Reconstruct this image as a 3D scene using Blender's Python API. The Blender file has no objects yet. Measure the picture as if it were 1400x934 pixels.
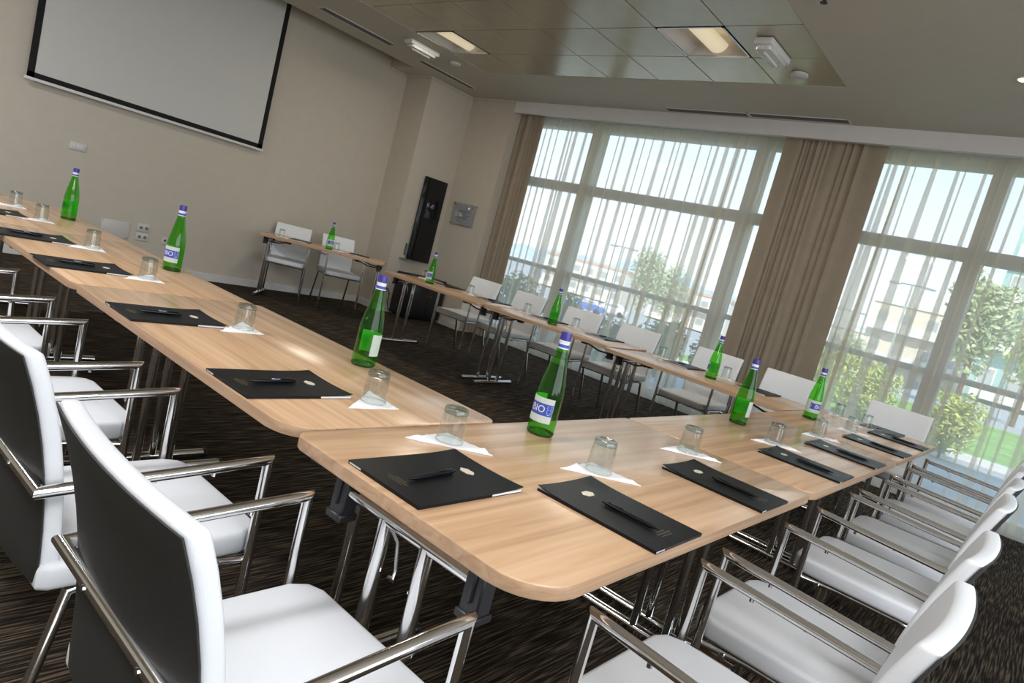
import bpy, bmesh, math, random
from mathutils import Vector, Matrix, noise
random.seed(7)
PI = math.pi
SC = bpy.context.scene
COL = SC.collection

# ------------------------------------------------------------------ helpers
def nodes(name):
    m = bpy.data.materials.new(name); m.use_nodes = True
    nt = m.node_tree
    return m, nt, nt.nodes['Principled BSDF'], nt.nodes['Material Output']

def pmat(name, col, rough=0.5, metal=0.0, bump=0.0, bscale=200, var=0.0, vscale=8, spec=0.5, coat=0.0):
    m, nt, b, out = nodes(name)
    b.inputs['Roughness'].default_value = rough
    b.inputs['Metallic'].default_value = metal
    b.inputs['Specular IOR Level'].default_value = spec
    b.inputs['Coat Weight'].default_value = coat
    tc = nt.nodes.new('ShaderNodeTexCoord')
    n = nt.nodes.new('ShaderNodeTexNoise'); n.inputs['Scale'].default_value = vscale
    nt.links.new(tc.outputs['Object'], n.inputs['Vector'])
    r = nt.nodes.new('ShaderNodeValToRGB')
    r.color_ramp.elements[0].position = .3; r.color_ramp.elements[1].position = .7
    r.color_ramp.elements[0].color = [c*(1-var) for c in col]+[1]
    r.color_ramp.elements[1].color = [min(1, c*(1+var)) for c in col]+[1]
    nt.links.new(n.outputs['Fac'], r.inputs['Fac'])
    nt.links.new(r.outputs['Color'], b.inputs['Base Color'])
    if bump:
        n2 = nt.nodes.new('ShaderNodeTexNoise'); n2.inputs['Scale'].default_value = bscale
        nt.links.new(tc.outputs['Object'], n2.inputs['Vector'])
        bp = nt.nodes.new('ShaderNodeBump'); bp.inputs['Strength'].default_value = bump
        bp.inputs['Distance'].default_value = .002
        nt.links.new(n2.outputs['Fac'], bp.inputs['Height'])
        nt.links.new(bp.outputs['Normal'], b.inputs['Normal'])
    return m

def ramp(nt, stops):
    r = nt.nodes.new('ShaderNodeValToRGB'); e = r.color_ramp.elements
    while len(e) < len(stops): e.new(.5)
    for k, (p, c) in enumerate(stops):
        e[k].position = p; e[k].color = list(c)+[1]
    return r

def wood_mat(name, dark, mid, light, rough=.34, layered=False):
    m, nt, b, out = nodes(name)
    tc = nt.nodes.new('ShaderNodeTexCoord')
    mp = nt.nodes.new('ShaderNodeMapping'); mp.inputs['Scale'].default_value = (1.3, 26, 60 if layered else 26)
    nt.links.new(tc.outputs['Object'], mp.inputs['Vector'])
    oi = nt.nodes.new('ShaderNodeObjectInfo')
    ad = nt.nodes.new('ShaderNodeVectorMath'); ad.operation = 'MULTIPLY_ADD'
    nt.links.new(oi.outputs['Random'], ad.inputs[0]); ad.inputs[1].default_value = (37, 51, 13)
    nt.links.new(mp.outputs['Vector'], ad.inputs[2])
    n = nt.nodes.new('ShaderNodeTexNoise'); n.inputs['Scale'].default_value = 1.0
    n.inputs['Detail'].default_value = 5; n.inputs['Distortion'].default_value = .6
    nt.links.new(ad.outputs['Vector'], n.inputs['Vector'])
    r = ramp(nt, [(.3, dark), (.47, mid), (.68, light)])
    nt.links.new(n.outputs['Fac'], r.inputs['Fac'])
    nt.links.new(r.outputs['Color'], b.inputs['Base Color'])
    b.inputs['Roughness'].default_value = rough
    return m

def carpet_mat():
    m, nt, b, out = nodes('striped_carpet')
    tc = nt.nodes.new('ShaderNodeTexCoord')
    mp = nt.nodes.new('ShaderNodeMapping'); mp.inputs['Scale'].default_value = (6.0, 135, 1)
    nt.links.new(tc.outputs['Object'], mp.inputs['Vector'])
    n = nt.nodes.new('ShaderNodeTexNoise'); n.inputs['Scale'].default_value = 1.0; n.inputs['Detail'].default_value = 2
    nt.links.new(mp.outputs['Vector'], n.inputs['Vector'])
    r = ramp(nt, [(.36, (.010, .0078, .006)), (.48, (.026, .020, .014)), (.56, (.066, .049, .033)), (.66, (.14, .107, .074))])
    nt.links.new(n.outputs['Fac'], r.inputs['Fac'])
    n2 = nt.nodes.new('ShaderNodeTexNoise'); n2.inputs['Scale'].default_value = 350
    nt.links.new(tc.outputs['Object'], n2.inputs['Vector'])
    bp = nt.nodes.new('ShaderNodeBump'); bp.inputs['Strength'].default_value = .5; bp.inputs['Distance'].default_value = .004
    nt.links.new(n2.outputs['Fac'], bp.inputs['Height']); nt.links.new(bp.outputs['Normal'], b.inputs['Normal'])
    nt.links.new(r.outputs['Color'], b.inputs['Base Color'])
    b.inputs['Roughness'].default_value = .95; b.inputs['Specular IOR Level'].default_value = .1
    return m

def thin_glass(name, tint, refl=(1, 1, 1), ior=1.5, rough=.02, edge=None, body=0.0, bodycol=(0, 0, 0)):
    """thin-walled glass: tinted see-through plus a Fresnel reflection, optional slight body colour"""
    m, nt, b, out = nodes(name); nt.nodes.remove(b)
    tr = nt.nodes.new('ShaderNodeBsdfTransparent'); tr.inputs['Color'].default_value = list(tint)+[1]
    gl = nt.nodes.new('ShaderNodeBsdfGlossy'); gl.inputs['Color'].default_value = list(refl)+[1]
    gl.inputs['Roughness'].default_value = rough
    fr = nt.nodes.new('ShaderNodeFresnel')
    gm = nt.nodes.new('ShaderNodeNewGeometry'); io = nt.nodes.new('ShaderNodeMapRange')
    io.inputs['To Min'].default_value = ior; io.inputs['To Max'].default_value = 1/ior   # same reflectance from either side of the thin wall
    nt.links.new(gm.outputs['Backfacing'], io.inputs['Value']); nt.links.new(io.outputs[0], fr.inputs['IOR'])
    mx = nt.nodes.new('ShaderNodeMixShader')
    nt.links.new(fr.outputs['Fac'], mx.inputs['Fac'])
    src = tr
    if body:
        df = nt.nodes.new('ShaderNodeBsdfTranslucent'); df.inputs['Color'].default_value = list(bodycol)+[1]
        m2 = nt.nodes.new('ShaderNodeMixShader'); m2.inputs['Fac'].default_value = body
        nt.links.new(tr.outputs[0], m2.inputs[1]); nt.links.new(df.outputs[0], m2.inputs[2]); src = m2
    nt.links.new(src.outputs[0], mx.inputs[1]); nt.links.new(gl.outputs[0], mx.inputs[2])
    nt.links.new(mx.outputs[0], out.inputs['Surface'])
    return m

def sheer_mat(name, col, opacity, thru=.68):
    m, nt, b, out = nodes(name); nt.nodes.remove(b)
    n = nt.nodes.new('ShaderNodeTexWave'); n.inputs['Scale'].default_value = 900   # fine weave
    mr = nt.nodes.new('ShaderNodeMapRange'); mr.inputs['To Min'].default_value = opacity-.02; mr.inputs['To Max'].default_value = opacity+.02
    nt.links.new(n.outputs['Fac'], mr.inputs['Value'])
    tr = nt.nodes.new('ShaderNodeBsdfTransparent')
    d = nt.nodes.new('ShaderNodeBsdfDiffuse'); d.inputs['Color'].default_value = list(col)+[1]
    t = nt.nodes.new('ShaderNodeBsdfTranslucent'); t.inputs['Color'].default_value = list(col)+[1]
    m1 = nt.nodes.new('ShaderNodeMixShader'); m1.inputs['Fac'].default_value = thru
    nt.links.new(d.outputs[0], m1.inputs[1]); nt.links.new(t.outputs[0], m1.inputs[2])
    m2 = nt.nodes.new('ShaderNodeMixShader'); nt.links.new(mr.outputs[0], m2.inputs['Fac'])
    nt.links.new(tr.outputs[0], m2.inputs[1]); nt.links.new(m1.outputs[0], m2.inputs[2])
    nt.links.new(m2.outputs[0], out.inputs['Surface'])
    return m

def emit_mat(name, col, s):
    m, nt, b, out = nodes(name)
    b.inputs['Base Color'].default_value = list(col)+[1]
    b.inputs['Emission Color'].default_value = list(col)+[1]; b.inputs['Emission Strength'].default_value = s
    return m

M = dict(
    plaster=pmat('beige_wall_paint', (.56, .51, .43), .85, var=.02, bump=.15, bscale=90),
    ceil=pmat('ceiling_paint', (.57, .53, .46), .8, var=.015),
    white=pmat('white_paint', (.68, .67, .66), .55, var=.02),
    greyframe=pmat('grey_window_frame', (.50, .49, .46), .45, var=.02),
    tile=pmat('satin_metal_ceiling_tile', (.50, .465, .36), .23, metal=.40, var=.03),
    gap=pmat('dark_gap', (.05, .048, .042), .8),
    carpet=carpet_mat(),
    wood=wood_mat('light_oak_laminate', (.47, .29, .165), (.585, .375, .22), (.67, .45, .285), .23),
    edge=wood_mat('oak_edge_band', (.40, .24, .145), (.50, .315, .19), (.58, .38, .24), .45, True),
    chrome=pmat('chrome_tube', (.80, .80, .80), .10, metal=1.0),
    steel=pmat('polished_steel', (.55, .55, .55), .22, metal=1.0),
    leather=pmat('white_leather', (.78, .80, .83), .48, var=.02, bump=.18, bscale=420),
    shell=pmat('charcoal_back_fabric', (.032, .031, .029), .62, var=.08, bump=.2, bscale=300),
    blackplastic=pmat('black_plastic', (.014, .014, .016), .42, var=.05),
    cover=pmat('black_coated_card', (.006, .007, .0085), .40, var=.06, spec=.22),
    paper=pmat('white_paper', (.82, .83, .85), .8, var=.01),
    napkin=pmat('white_tissue', (.90, .90, .91), .9, var=.015, bump=.3, bscale=160),
    gold=pmat('gold_foil', (.80, .74, .58), .4, metal=.25, var=.15, vscale=300),
    goldtext=pmat('dull_gold_ink', (.13, .105, .055), .5, var=.1),
    pen=pmat('black_pen_plastic', (.006, .006, .008), .22, var=.02),
    bottle=thin_glass('green_bottle_glass', (.36, .86, .19), ior=1.45, body=.07, bodycol=(.09, .5, .035)),
    tumbler=thin_glass('clear_tumbler_glass', (.935, .95, .945), ior=1.5, rough=.03),
    tumblerbase=thin_glass('thick_tumbler_base', (.60, .68, .67), ior=1.7, rough=.06),
    pane=thin_glass('window_glass', (.95, .97, .97), ior=1.25),
    label=pmat('white_cap_ring', (.78, .78, .82), .6, var=.02),
    paperlabel=sheer_mat('white_label_paper', (.86, .87, .90), .985, .34),
    blue=pmat('blue_label_ink', (.04, .085, .42), .5, var=.05),
    lilac=pmat('pale_blue_ink', (.48, .52, .80), .5, var=.03),
    cap=pmat('violet_blue_cap', (.045, .035, .26), .35, var=.05),
    drape=pmat('taupe_curtain_cloth', (.33, .278, .21), .85, var=.05, bump=.2, bscale=250),
    sheer=sheer_mat('sheer_voile', (.84, .78, .66), .46),
    screen=pmat('matte_projection_fabric', (.60, .60, .575), .75, var=.01),
    matteblack=pmat('matte_black_cloth', (.004, .004, .005), .85),
    glossblack=pmat('gloss_black_glass', (.004, .005, .007), .06),
    plate=pmat('white_switch_plastic', (.60, .585, .56), .4, var=.01),
    greyplate=pmat('grey_device_plastic', (.16, .17, .15), .5, var=.05),
    grille=pmat('grey_slot_grille', (.085, .088, .09), .5, var=.05),
    acrylic=thin_glass('clear_acrylic', (.93, .94, .95)),
    ink=pmat('grey_print', (.15, .15, .16), .7),
    lampglow=emit_mat('warm_lamp_diffuser', (1.0, .86, .60), .42),
    spotglow=emit_mat('downlight_lens', (1.0, .93, .80), 9.0),
    prism=pmat('clear_prismatic_cover', (.62, .64, .62), .2, var=.15, vscale=40),
    paving=pmat('grey_paving', (.36, .37, .38), .9, var=.10, vscale=3),
    asphalt=pmat('pale_road', (.42, .42, .41), .9, var=.08, vscale=2),
    lawn=pmat('mown_grass', (.20, .36, .07), .9, var=.3, vscale=2.5),
    leaf=pmat('shrub_leaf', (.24, .34, .18), .6, var=.4, vscale=14),
    leafy=pmat('yellow_green_leaf', (.50, .56, .15), .6, var=.4, vscale=9),
    leafo=pmat('olive_tree_leaf', (.46, .50, .30), .7, var=.25, vscale=4),
    bark=pmat('bark', (.16, .11, .07), .9, var=.3),
    facade=pmat('hazed_beige_facade', (.74, .64, .52), .85, var=.06, vscale=1),  # distance haze mixed into the wall colour
    facadew=pmat('hazed_pale_facade', (.74, .70, .64), .85, var=.05, vscale=1),  # lightened tone carries the haze of the far buildings
    teal=pmat('teal_glass_cladding', (.35, .55, .52), .3, var=.08, vscale=1),
    roofred=pmat('terracotta_roof', (.66, .42, .30), .8, var=.15),
    winglass=pmat('dark_window_glass', (.42, .44, .44), .3),
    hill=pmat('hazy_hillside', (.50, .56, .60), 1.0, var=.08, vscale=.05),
    carblue=pmat('blue_car_paint', (.08, .17, .48), .3), carwhite=pmat('white_car_paint', (.75, .75, .75), .3),
    tyre=pmat('tyre_rubber', (.02, .02, .02), .8),
)

def build(name, bm, mat, parent=None, angle=40, smooth=True):
    bmesh.ops.recalc_face_normals(bm, faces=bm.faces[:])
    me = bpy.data.meshes.new(name); bm.to_mesh(me); bm.free()
    if smooth:
        for p in me.polygons: p.use_smooth = True
        me.set_sharp_from_angle(angle=math.radians(angle))
    me.materials.append(mat)
    o = bpy.data.objects.new(name, me); COL.objects.link(o)
    if parent: o.parent = parent
    return o

def tag(o, label, cat, group=None, kind=None):
    if label: o['label'] = label
    if cat: o['category'] = cat
    if group: o['group'] = group
    if kind: o['kind'] = kind
    return o

def thing(name, label, cat, loc=(0, 0, 0), rz=0, group=None):
    o = bpy.data.objects.new(name, None); COL.objects.link(o)
    o.empty_display_size = .1
    o.location = loc; o.rotation_euler = (0, 0, rz)
    return tag(o, label, cat, group)

KIDS = {}
def kids(o):
    return [c for c in bpy.data.objects if c.parent == o]

def copy_tree(o, loc=None, rz=None, parent=None):
    c = o.copy(); COL.objects.link(c)
    if parent: c.parent = parent
    if loc is not None: c.location = loc
    if rz is not None: c.rotation_euler = (0, 0, rz)
    for ch in kids(o): copy_tree(ch, parent=c)
    return c

def struct(name, bm, mat, parent=None, **k):
    o = build(name, bm, mat, parent, **k); o['kind'] = 'structure'; return o

def box(bm, lo, hi, bev=0, seg=2, mtx=None):
    r = bmesh.ops.create_cube(bm, size=1)
    vs = r['verts']
    for v in vs:
        v.co = Vector([lo[i]+(v.co[i]+.5)*(hi[i]-lo[i]) for i in range(3)])
    es = list({e for v in vs for e in v.link_edges})
    if bev:
        rr = bmesh.ops.bevel(bm, geom=es, offset=bev, segments=seg, affect='EDGES', profile=.5)
        vs = list({v for f in rr['faces'] for v in f.verts} | {v for v in vs if v.is_valid})
    if mtx:
        for v in vs: v.co = mtx @ v.co
    return vs

def B(*boxes, bev=0, seg=2):
    bm = bmesh.new()
    for lo, hi in boxes: box(bm, lo, hi, bev, seg)
    return bm

def ringpts(c, t, n1, r, seg, up=None):
    return None

def tube_rings(pts, r, seg=14):
    P = [Vector(p) for p in pts]; n = len(P)
    dirs = [(P[i+1]-P[i]).normalized() for i in range(n-1)]
    ref = Vector((0, 0, 1)) if abs(dirs[0].z) < .9 else Vector((1, 0, 0))
    u = dirs[0].cross(ref).normalized(); v = dirs[0].cross(u).normalized()
    rings = [[P[0]+r*(math.cos(2*PI*k/seg)*u+math.sin(2*PI*k/seg)*v) for k in range(seg)]]
    for i in range(n-1):
        d = dirs[i]
        nrm = (dirs[i]+dirs[i+1]).normalized() if i < n-2 else d
        ring = []
        for q in rings[-1]:   # slide along d to the mitre plane through P[i+1]
            t = (P[i+1]-q).dot(nrm)/d.dot(nrm)
            ring.append(q+d*t)
        rings.append(ring)
    return rings

def add_rings(bm, rings, caps=True):
    vv = [[bm.verts.new(p) for p in ring] for ring in rings]
    s = len(vv[0])
    for a, b in zip(vv, vv[1:]):
        for k in range(s): bm.faces.new((a[k], a[(k+1) % s], b[(k+1) % s], b[k]))
    if caps:
        bm.faces.new(vv[0]); bm.faces.new(vv[-1][::-1])

def tube(bm, pts, r, seg=14):
    add_rings(bm, tube_rings(pts, r, seg)); return bm

def T(pts, r, seg=14): return tube(bmesh.new(), pts, r, seg)

def arc(c, r, a0, a1, n, plane='xy', z=0):
    return [(c[0]+r*math.cos(a0+(a1-a0)*k/n), c[1]+r*math.sin(a0+(a1-a0)*k/n)) for k in range(n+1)]

def roundrect(w, d, r, n=6):
    p = []
    for cx, cy, a in ((w/2-r, d/2-r, 0), (-w/2+r, d/2-r, PI/2), (-w/2+r, -d/2+r, PI), (w/2-r, -d/2+r, 1.5*PI)):
        p += arc((cx, cy), r, a, a+PI/2, n)
    return p

def roundrect4(w, d, rr, n=8):
    p = []
    for cx, cy, a, r in ((1, 1, 0, rr[0]), (-1, 1, PI/2, rr[1]), (-1, -1, PI, rr[2]), (1, -1, 1.5*PI, rr[3])):
        p += arc((cx*(w/2-r), cy*(d/2-r)), r, a, a+PI/2, n)
    return p

def prism(bm, poly, z0, z1, bev=0, seg=2):
    lo = [bm.verts.new((x, y, z0)) for x, y in poly]; hi = [bm.verts.new((x, y, z1)) for x, y in poly]
    n = len(poly)
    f1 = bm.faces.new(hi); f0 = bm.faces.new(lo[::-1])
    for k in range(n): bm.faces.new((lo[k], lo[(k+1) % n], hi[(k+1) % n], hi[k]))
    if bev:
        es = list(f1.edges)+list(f0.edges)
        bmesh.ops.bevel(bm, geom=es, offset=bev, segments=seg, affect='EDGES', profile=.5)
    return bm

def lathe(bm, prof, seg=28, a0=0, a1=2*PI, cap0=True, cap1=True):
    full = abs(a1-a0-2*PI) < 1e-6
    cols = seg if full else seg+1
    rows = [[bm.verts.new((r*math.cos(a0+(a1-a0)*k/seg), r*math.sin(a0+(a1-a0)*k/seg), z)) for k in range(cols)] for r, z in prof]
    for a, b in zip(rows, rows[1:]):
        for k in range(seg):
            j = (k+1) % cols
            bm.faces.new((a[k], a[j], b[j], b[k]))
    if full and cap0: bm.faces.new(rows[0][::-1])
    if full and cap1: bm.faces.new(rows[-1])
    return bm

def text_faces(s, size):
    cu = bpy.data.curves.new('t', 'FONT'); cu.body = s; cu.size = size; cu.align_x = 'CENTER'; cu.align_y = 'CENTER'
    cu.resolution_u = 3
    o = bpy.data.objects.new('t', cu); COL.objects.link(o)
    dg = bpy.context.evaluated_depsgraph_get(); dg.update()
    me = bpy.data.meshes.new_from_object(o.evaluated_get(dg))
    vs = [v.co.copy() for v in me.vertices]; fs = [list(p.vertices) for p in me.polygons]
    bpy.data.objects.remove(o); bpy.data.curves.remove(cu); bpy.data.meshes.remove(me)
    return vs, fs

# ------------------------------------------------------------------ camera
f_px = 914.625
yaw, pitch, roll = [math.radians(a) for a in (51.11194738, 7.25663167, 14.92399605)]
fw = Vector((math.sin(yaw)*math.cos(pitch), math.cos(yaw)*math.cos(pitch), -math.sin(pitch)))
r0 = fw.cross(Vector((0, 0, 1))).normalized(); u0 = r0.cross(fw)
rx = math.cos(roll)*r0+math.sin(roll)*u0; uy = -math.sin(roll)*r0+math.cos(roll)*u0
cd = bpy.data.cameras.new('camera'); cam = bpy.data.objects.new('camera', cd); COL.objects.link(cam)
cam.matrix_world = Matrix(((rx.x, uy.x, -fw.x, 0), (rx.y, uy.y, -fw.y, 0), (rx.z, uy.z, -fw.z, 1.23), (0, 0, 0, 1)))
cd.sensor_fit = 'HORIZONTAL'; cd.sensor_width = 36; cd.lens = f_px/1400*36; cd.clip_start = .02; cd.clip_end = 800
SC.camera = cam

# ------------------------------------------------------------------ room shell
ZC = 3.2            # ceiling height
XL, XR = -3.6, 7.4  # room extents
YB, YF = -3.6, 7.76
XW = 6.74           # face of pelmet and short wall return
struct('floor', B(((XL, YB, -.12), (7.42, YF+.3, 0))), M['carpet'], smooth=False)
struct('wall_front', B(((XL, YF, 0), (8, YF+.2, 3.9))), M['plaster'], smooth=False)
struct('wall_left', B(((XL-.2, YB-.2, 0), (XL, YF+.2, 3.9))), M['plaster'], smooth=False)
# rear wall; its wide window opening is invented for the fill light
struct('wall_rear', B(((XL, YB-.2, 0), (XR, YB, .5)), ((XL, YB-.2, 2.9), (XR, YB, 3.9)),
                      ((XL, YB-.2, .5), (-3.0, YB, 2.9)), ((4.4, YB-.2, .5), (XR, YB, 2.9))), M['plaster'], smooth=False)
# corner column and short return beside the windows
struct('wall_corner', B(((5.93, 7.25, 0), (8, YF, 3.6))), M['plaster'], smooth=False)
struct('wall_right', B(((XW, 6.42, 0), (7.10, 7.25, 3.6))), M['plaster'], smooth=False)
struct('wall_right_end', B(((6.74, YB-.2, 0), (7.6, -3.2, 3.6))), M['plaster'], smooth=False)
# ceiling: plaster border, recessed screen slot, raised lid above the metal tiles
px0, px1, py0, py1 = -2.97, 5.73, 1.95, 6.03
struct('ceiling', B(((XL, YB, ZC), (8, py0, 3.6)), ((XL, py1, ZC), (8, 7.27, 3.6)), ((px1, py0, ZC), (8, py1, 3.6)),
                    ((XL, py0, ZC), (px0, py1, 3.6)), ((px0, py0, 3.5), (px1, py1, 3.6)),
                    ((5.62, 7.27, ZC), (8, YF, 3.6)), ((XL, 7.27, 3.8), (5.62, YF, 3.95)), ((XL, 7.2, 3.6), (5.62, 7.27, 3.9)), ((5.62, 7.2, 3.6), (5.7, YF, 3.95))),
       M['ceil'], smooth=False)
struct('roof', B(((XL-.2, YB-.2, 3.95), (8.0, YF+.2, 4.2))), M['ceil'], smooth=False)
LIGHT_TILES = [(4.57, 5.44), (4.57, 2.53)]
bm = bmesh.new(); bg = bmesh.new(); g = .004
ts = .582
ny = 7
x = px1
while x > px0+.1:
    x0 = x-ts
    for k in range(ny):
        y0 = py0+k*(py1-py0)/ny; y1 = py0+(k+1)*(py1-py0)/ny
        if any(abs(x0-lx) < .15 and abs(y0-ly) < .15 for lx, ly in LIGHT_TILES): continue
        box(bm, (x0+g, y0+g, ZC+.004), (x-g, y1-g, ZC+.02), .002, 1)
    x = x0
tiles = struct('ceiling_tiles', bm, M['tile'])
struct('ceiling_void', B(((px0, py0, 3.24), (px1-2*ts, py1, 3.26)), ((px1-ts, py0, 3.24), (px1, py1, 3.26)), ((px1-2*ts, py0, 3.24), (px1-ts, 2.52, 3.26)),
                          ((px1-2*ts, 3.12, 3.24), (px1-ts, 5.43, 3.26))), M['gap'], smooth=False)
# pelmet (boxed curtain track cover) and window wall
struct('trim_1', B(((XW, -3.2, 3.05), (XW+.06, 6.42, ZC)), ((XW+.06, -3.2, ZC-.03), (7.42, 6.42, ZC-.001))), M['white'], smooth=False)
struct('wall_right_head', B(((7.16, -3.2, 3.05), (7.42, 7.25, 3.6))), M['white'], smooth=False)
struct('wall_right_kerb', B(((7.12, -3.2, 0), (7.42, 7.25, .05))), M['white'], smooth=False)
# baseboards
bh = .085
struct('baseboard_front', B(((XL, YF-.015, 0), (5.93, YF, bh))), M['white'], smooth=False)
struct('baseboard_right', B(((5.915, 7.235, 0), (5.93, YF, bh)), ((5.93, 7.235, 0), (XW, 7.25, bh)), ((XW-.015, 6.42, 0), (XW, 7.25, bh))), M['white'], smooth=False)
# ceiling bead along the column
struct('trim_2', B(((5.62, YF-.02, ZC-.025), (5.93, YF, ZC)), ((5.905, 7.23, ZC-.025), (5.93, YF, ZC)), ((5.93, 7.23, ZC-.025), (XW, 7.25, ZC)), ((XW-.02, 6.42, ZC-.025), (XW, 7.25, ZC))), M['ceil'], smooth=False)

def window(name, y0, y1, mull):
    xa, xb = 7.18, 7.36
    bm = bmesh.new()
    for z0, z1 in ((.05, .11), (1.135, 1.19), (2.215, 2.325), (3.03, 3.06)):
        box(bm, (xa, y0, z0), (xb, y1, z1), .006, 1)
    for y in mull:
        box(bm, (xa-.02, y-.07, .05), (xb, y+.07, 3.06), .006, 1)
    w = struct(name, bm, M['greyframe'])
    p = build('pane', B(((7.28, y0, .08), (7.286, y1, 3.05))), M['pane'], w, smooth=False)
    return w
window('window_1', 2.0, 7.25, [7.19, 5.30, 3.09])
window('window_2', -3.2, 2.0, [2.0, .91, -1.28, -3.15])
# frame of the invented rear window (behind the camera)
struct('added_rear_window', B(((-3.0, YB-.14, .5), (4.4, YB-.06, .56)), ((-3.0, YB-.14, 2.84), (4.4, YB-.06, 2.9)), *[((xx, YB-.14, .5), (xx+.07, YB-.06, 2.9)) for xx in (-3.0, -1.15, .7, 2.5, 4.33)]), M['greyframe'], smooth=False)

# ------------------------------------------------------------------ curtains
def cloth(plan_fn, y0, y1, z0, z1, nz, mat, name):
    """plan_fn(t,s) -> (x, y); s=0 top, 1 bottom"""
    bm = bmesh.new()
    rows = []
    for j in range(nz+1):
        s = j/nz
        rows.append([bm.verts.new((x, y, z1+(z0-z1)*s)) for x, y in plan_fn(s)])
    for a, b in zip(rows, rows[1:]):
        for k in range(len(a)-1): bm.faces.new((a[k], a[k+1], b[k+1], b[k]))
    return bm

def sheer_plan(y0, y1, x, seed):
    rnd = random.Random(seed)
    folds = []; y = y0+.04
    while y < y1-.06:
        folds.append((y, rnd.choice((.008, .012, .018, .034, .045, .060))*rnd.uniform(.8, 1.2), rnd.uniform(0, 6.28)))
        y += rnd.choice((.045, .06, .09, .12, .16))*rnd.uniform(.85, 1.25)
    def fn(s):
        pts = [(x, y0)]
        for (yf, w, ph) in folds:
            ww = w*(.45+.75*min(1, s*1.6))
            yy = yf+.012*math.sin(ph+s*2.2)
            xx = x+.012*math.sin(ph)
            pts += [(xx+.010, yy-.012), (xx+.002, yy), (xx-.004, yy+ww), (xx+.006, yy+ww*.98), (xx+.010, yy+ww*.5), (xx+.012, yy+.002), (xx+.016, yy), (xx+.018, yy+ww*.6), (xx+.014, yy+ww+.012)]
        pts.append((x, y1))
        return pts
    return fn

def sheer(y0, y1, seed, label):
    o = build('sheer_curtain', cloth(sheer_plan(y0, y1, 7.02, seed), y0, y1, .015, 3.10, 10, M['sheer'], ''), M['sheer'], angle=60)
    return tag(o, label, 'curtain', 'sheer window curtains')
sheer(2.70, 6.30, 3, 'translucent voile curtain across the window between the two drawn drapes')
sheer(-2.6, 2.05, 9, 'translucent voile curtain right of the wide drape, reaching the floor behind the white chairs')

def drape_plan(y0, y1, x, seed, flat0, flat1):
    rnd = random.Random(seed)
    ks = []; y = y0+flat0
    while y < y1-flat1:
        w = rnd.choice((.03, .045, .06, .085, .11))*rnd.uniform(.85, 1.15); ks.append((y, w, rnd.uniform(.25, 1.0))); y += w
    def fn(s):
        pts = [(x-.015, y0)] + [(x-.015-.006*math.sin(k), y0+flat0*k/6) for k in range(1, 6)]
        for (yy, w, a) in ks:
            amp = .042*a*(.75+.25*s)
            for q in range(8):
                t = q/8
                pts.append((x-amp*.5*(1-math.cos(2*PI*t))+.006*math.sin(yy*31+s*3), yy+w*t+.012*math.sin(2*PI*t)*(1 if a > .6 else -.3)+.004*math.sin(s*4+yy*9)))
        pts += [(x-.02-.006*math.sin(k), y1-flat1+flat1*k/6) for k in range(1, 7)]
        return pts
    return fn
def drape(y0, y1, seed, label, f0, f1):
    o = build('drape', cloth(drape_plan(y0, y1, 6.90, seed, f0, f1), y0, y1, .02, 3.12, 8, M['drape'], ''), M['drape'], angle=70)
    return tag(o, label, 'curtain', 'taupe drapes at the windows')
drape(5.98, 6.47, 4, 'narrow bunched taupe drape between the notice and the window', .13, .02)
drape(1.80, 2.77, 11, 'wide taupe drape gathered between the two windows', .17, .20)

# ------------------------------------------------------------------ ceiling fittings
def recessed_light(x0, y0, label):
    cx, cy = x0+ts/2, y0+.291
    t = thing('ceiling_light', label, 'ceiling light', (cx, cy, ZC), 0, 'recessed square ceiling lights')
    h = .285
    bm = bmesh.new()   # open-bottomed tray with sloped sides
    o_ = [(-h, -h), (h, -h), (h, h), (-h, h)]; i_ = [(-h*.93, -h*.45), (h*.93, -h*.45), (h*.93, h*.45), (-h*.93, h*.45)]
    vo = [bm.verts.new((a, b, .004)) for a, b in o_]; vi = [bm.verts.new((a, b, .16)) for a, b in i_]
    for k in range(4): bm.faces.new((vo[k], vo[(k+1) % 4], vi[(k+1) % 4], vi[k]))
    bm.faces.new(vi)
    build('housing', bm, M['white'], t, smooth=False)
    build('trim_ring', B(((-h, -h, .0), (h, -h+.016, .008)), ((-h, h-.016, .0), (h, h, .008)), ((-h, -h, .0), (-h+.016, h, .008)), ((h-.016, -h, 0), (h, h, .008))), M['steel'], t, smooth=False)
    bm = bmesh.new()
    prof = [(.085*math.cos(a), .085*math.sin(a)*.8) for a in [PI+PI*k/10 for k in range(11)]]
    ra = [bm.verts.new((-.24, p[0], .085+p[1])) for p in prof]; rb = [bm.verts.new((.24, p[0], .085+p[1])) for p in prof]
    for k in range(10): bm.faces.new((ra[k], ra[k+1], rb[k+1], rb[k]))
    bm.faces.new(ra); bm.faces.new(rb)
    build('diffuser', bm, M['lampglow'], t)
    return t
recessed_light(4.567, 5.447, 'recessed square ceiling light with warm tube diffuser, nearer the projection screen')
recessed_light(4.567, 2.533, 'recessed square ceiling light with warm tube diffuser, nearer the windows')

def emergency_light(x, y, label):
    t = thing('ceiling_emergency_light', label, 'emergency light', (x, y, ZC), 0, 'white oblong emergency lights')
    build('base', B(((-.21, -.07, -.05), (.21, .07, 0)), bev=.012), M['white'], t)
    bm = prism(bmesh.new(), roundrect(.36, .12, .03), -.078, -.045, .012)
    build('lens', bm, M['prism'], t)
    build('lamp_tube', T([(-.13, 0, -.084), (.13, 0, -.084)], .010), M['white'], t)
    return t
emergency_light(4.92, 6.30, 'white oblong emergency lamp on the plaster ceiling near the screen slot')
emergency_light(4.95, 2.29, 'white oblong emergency lamp on a metal tile above the windows')

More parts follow.
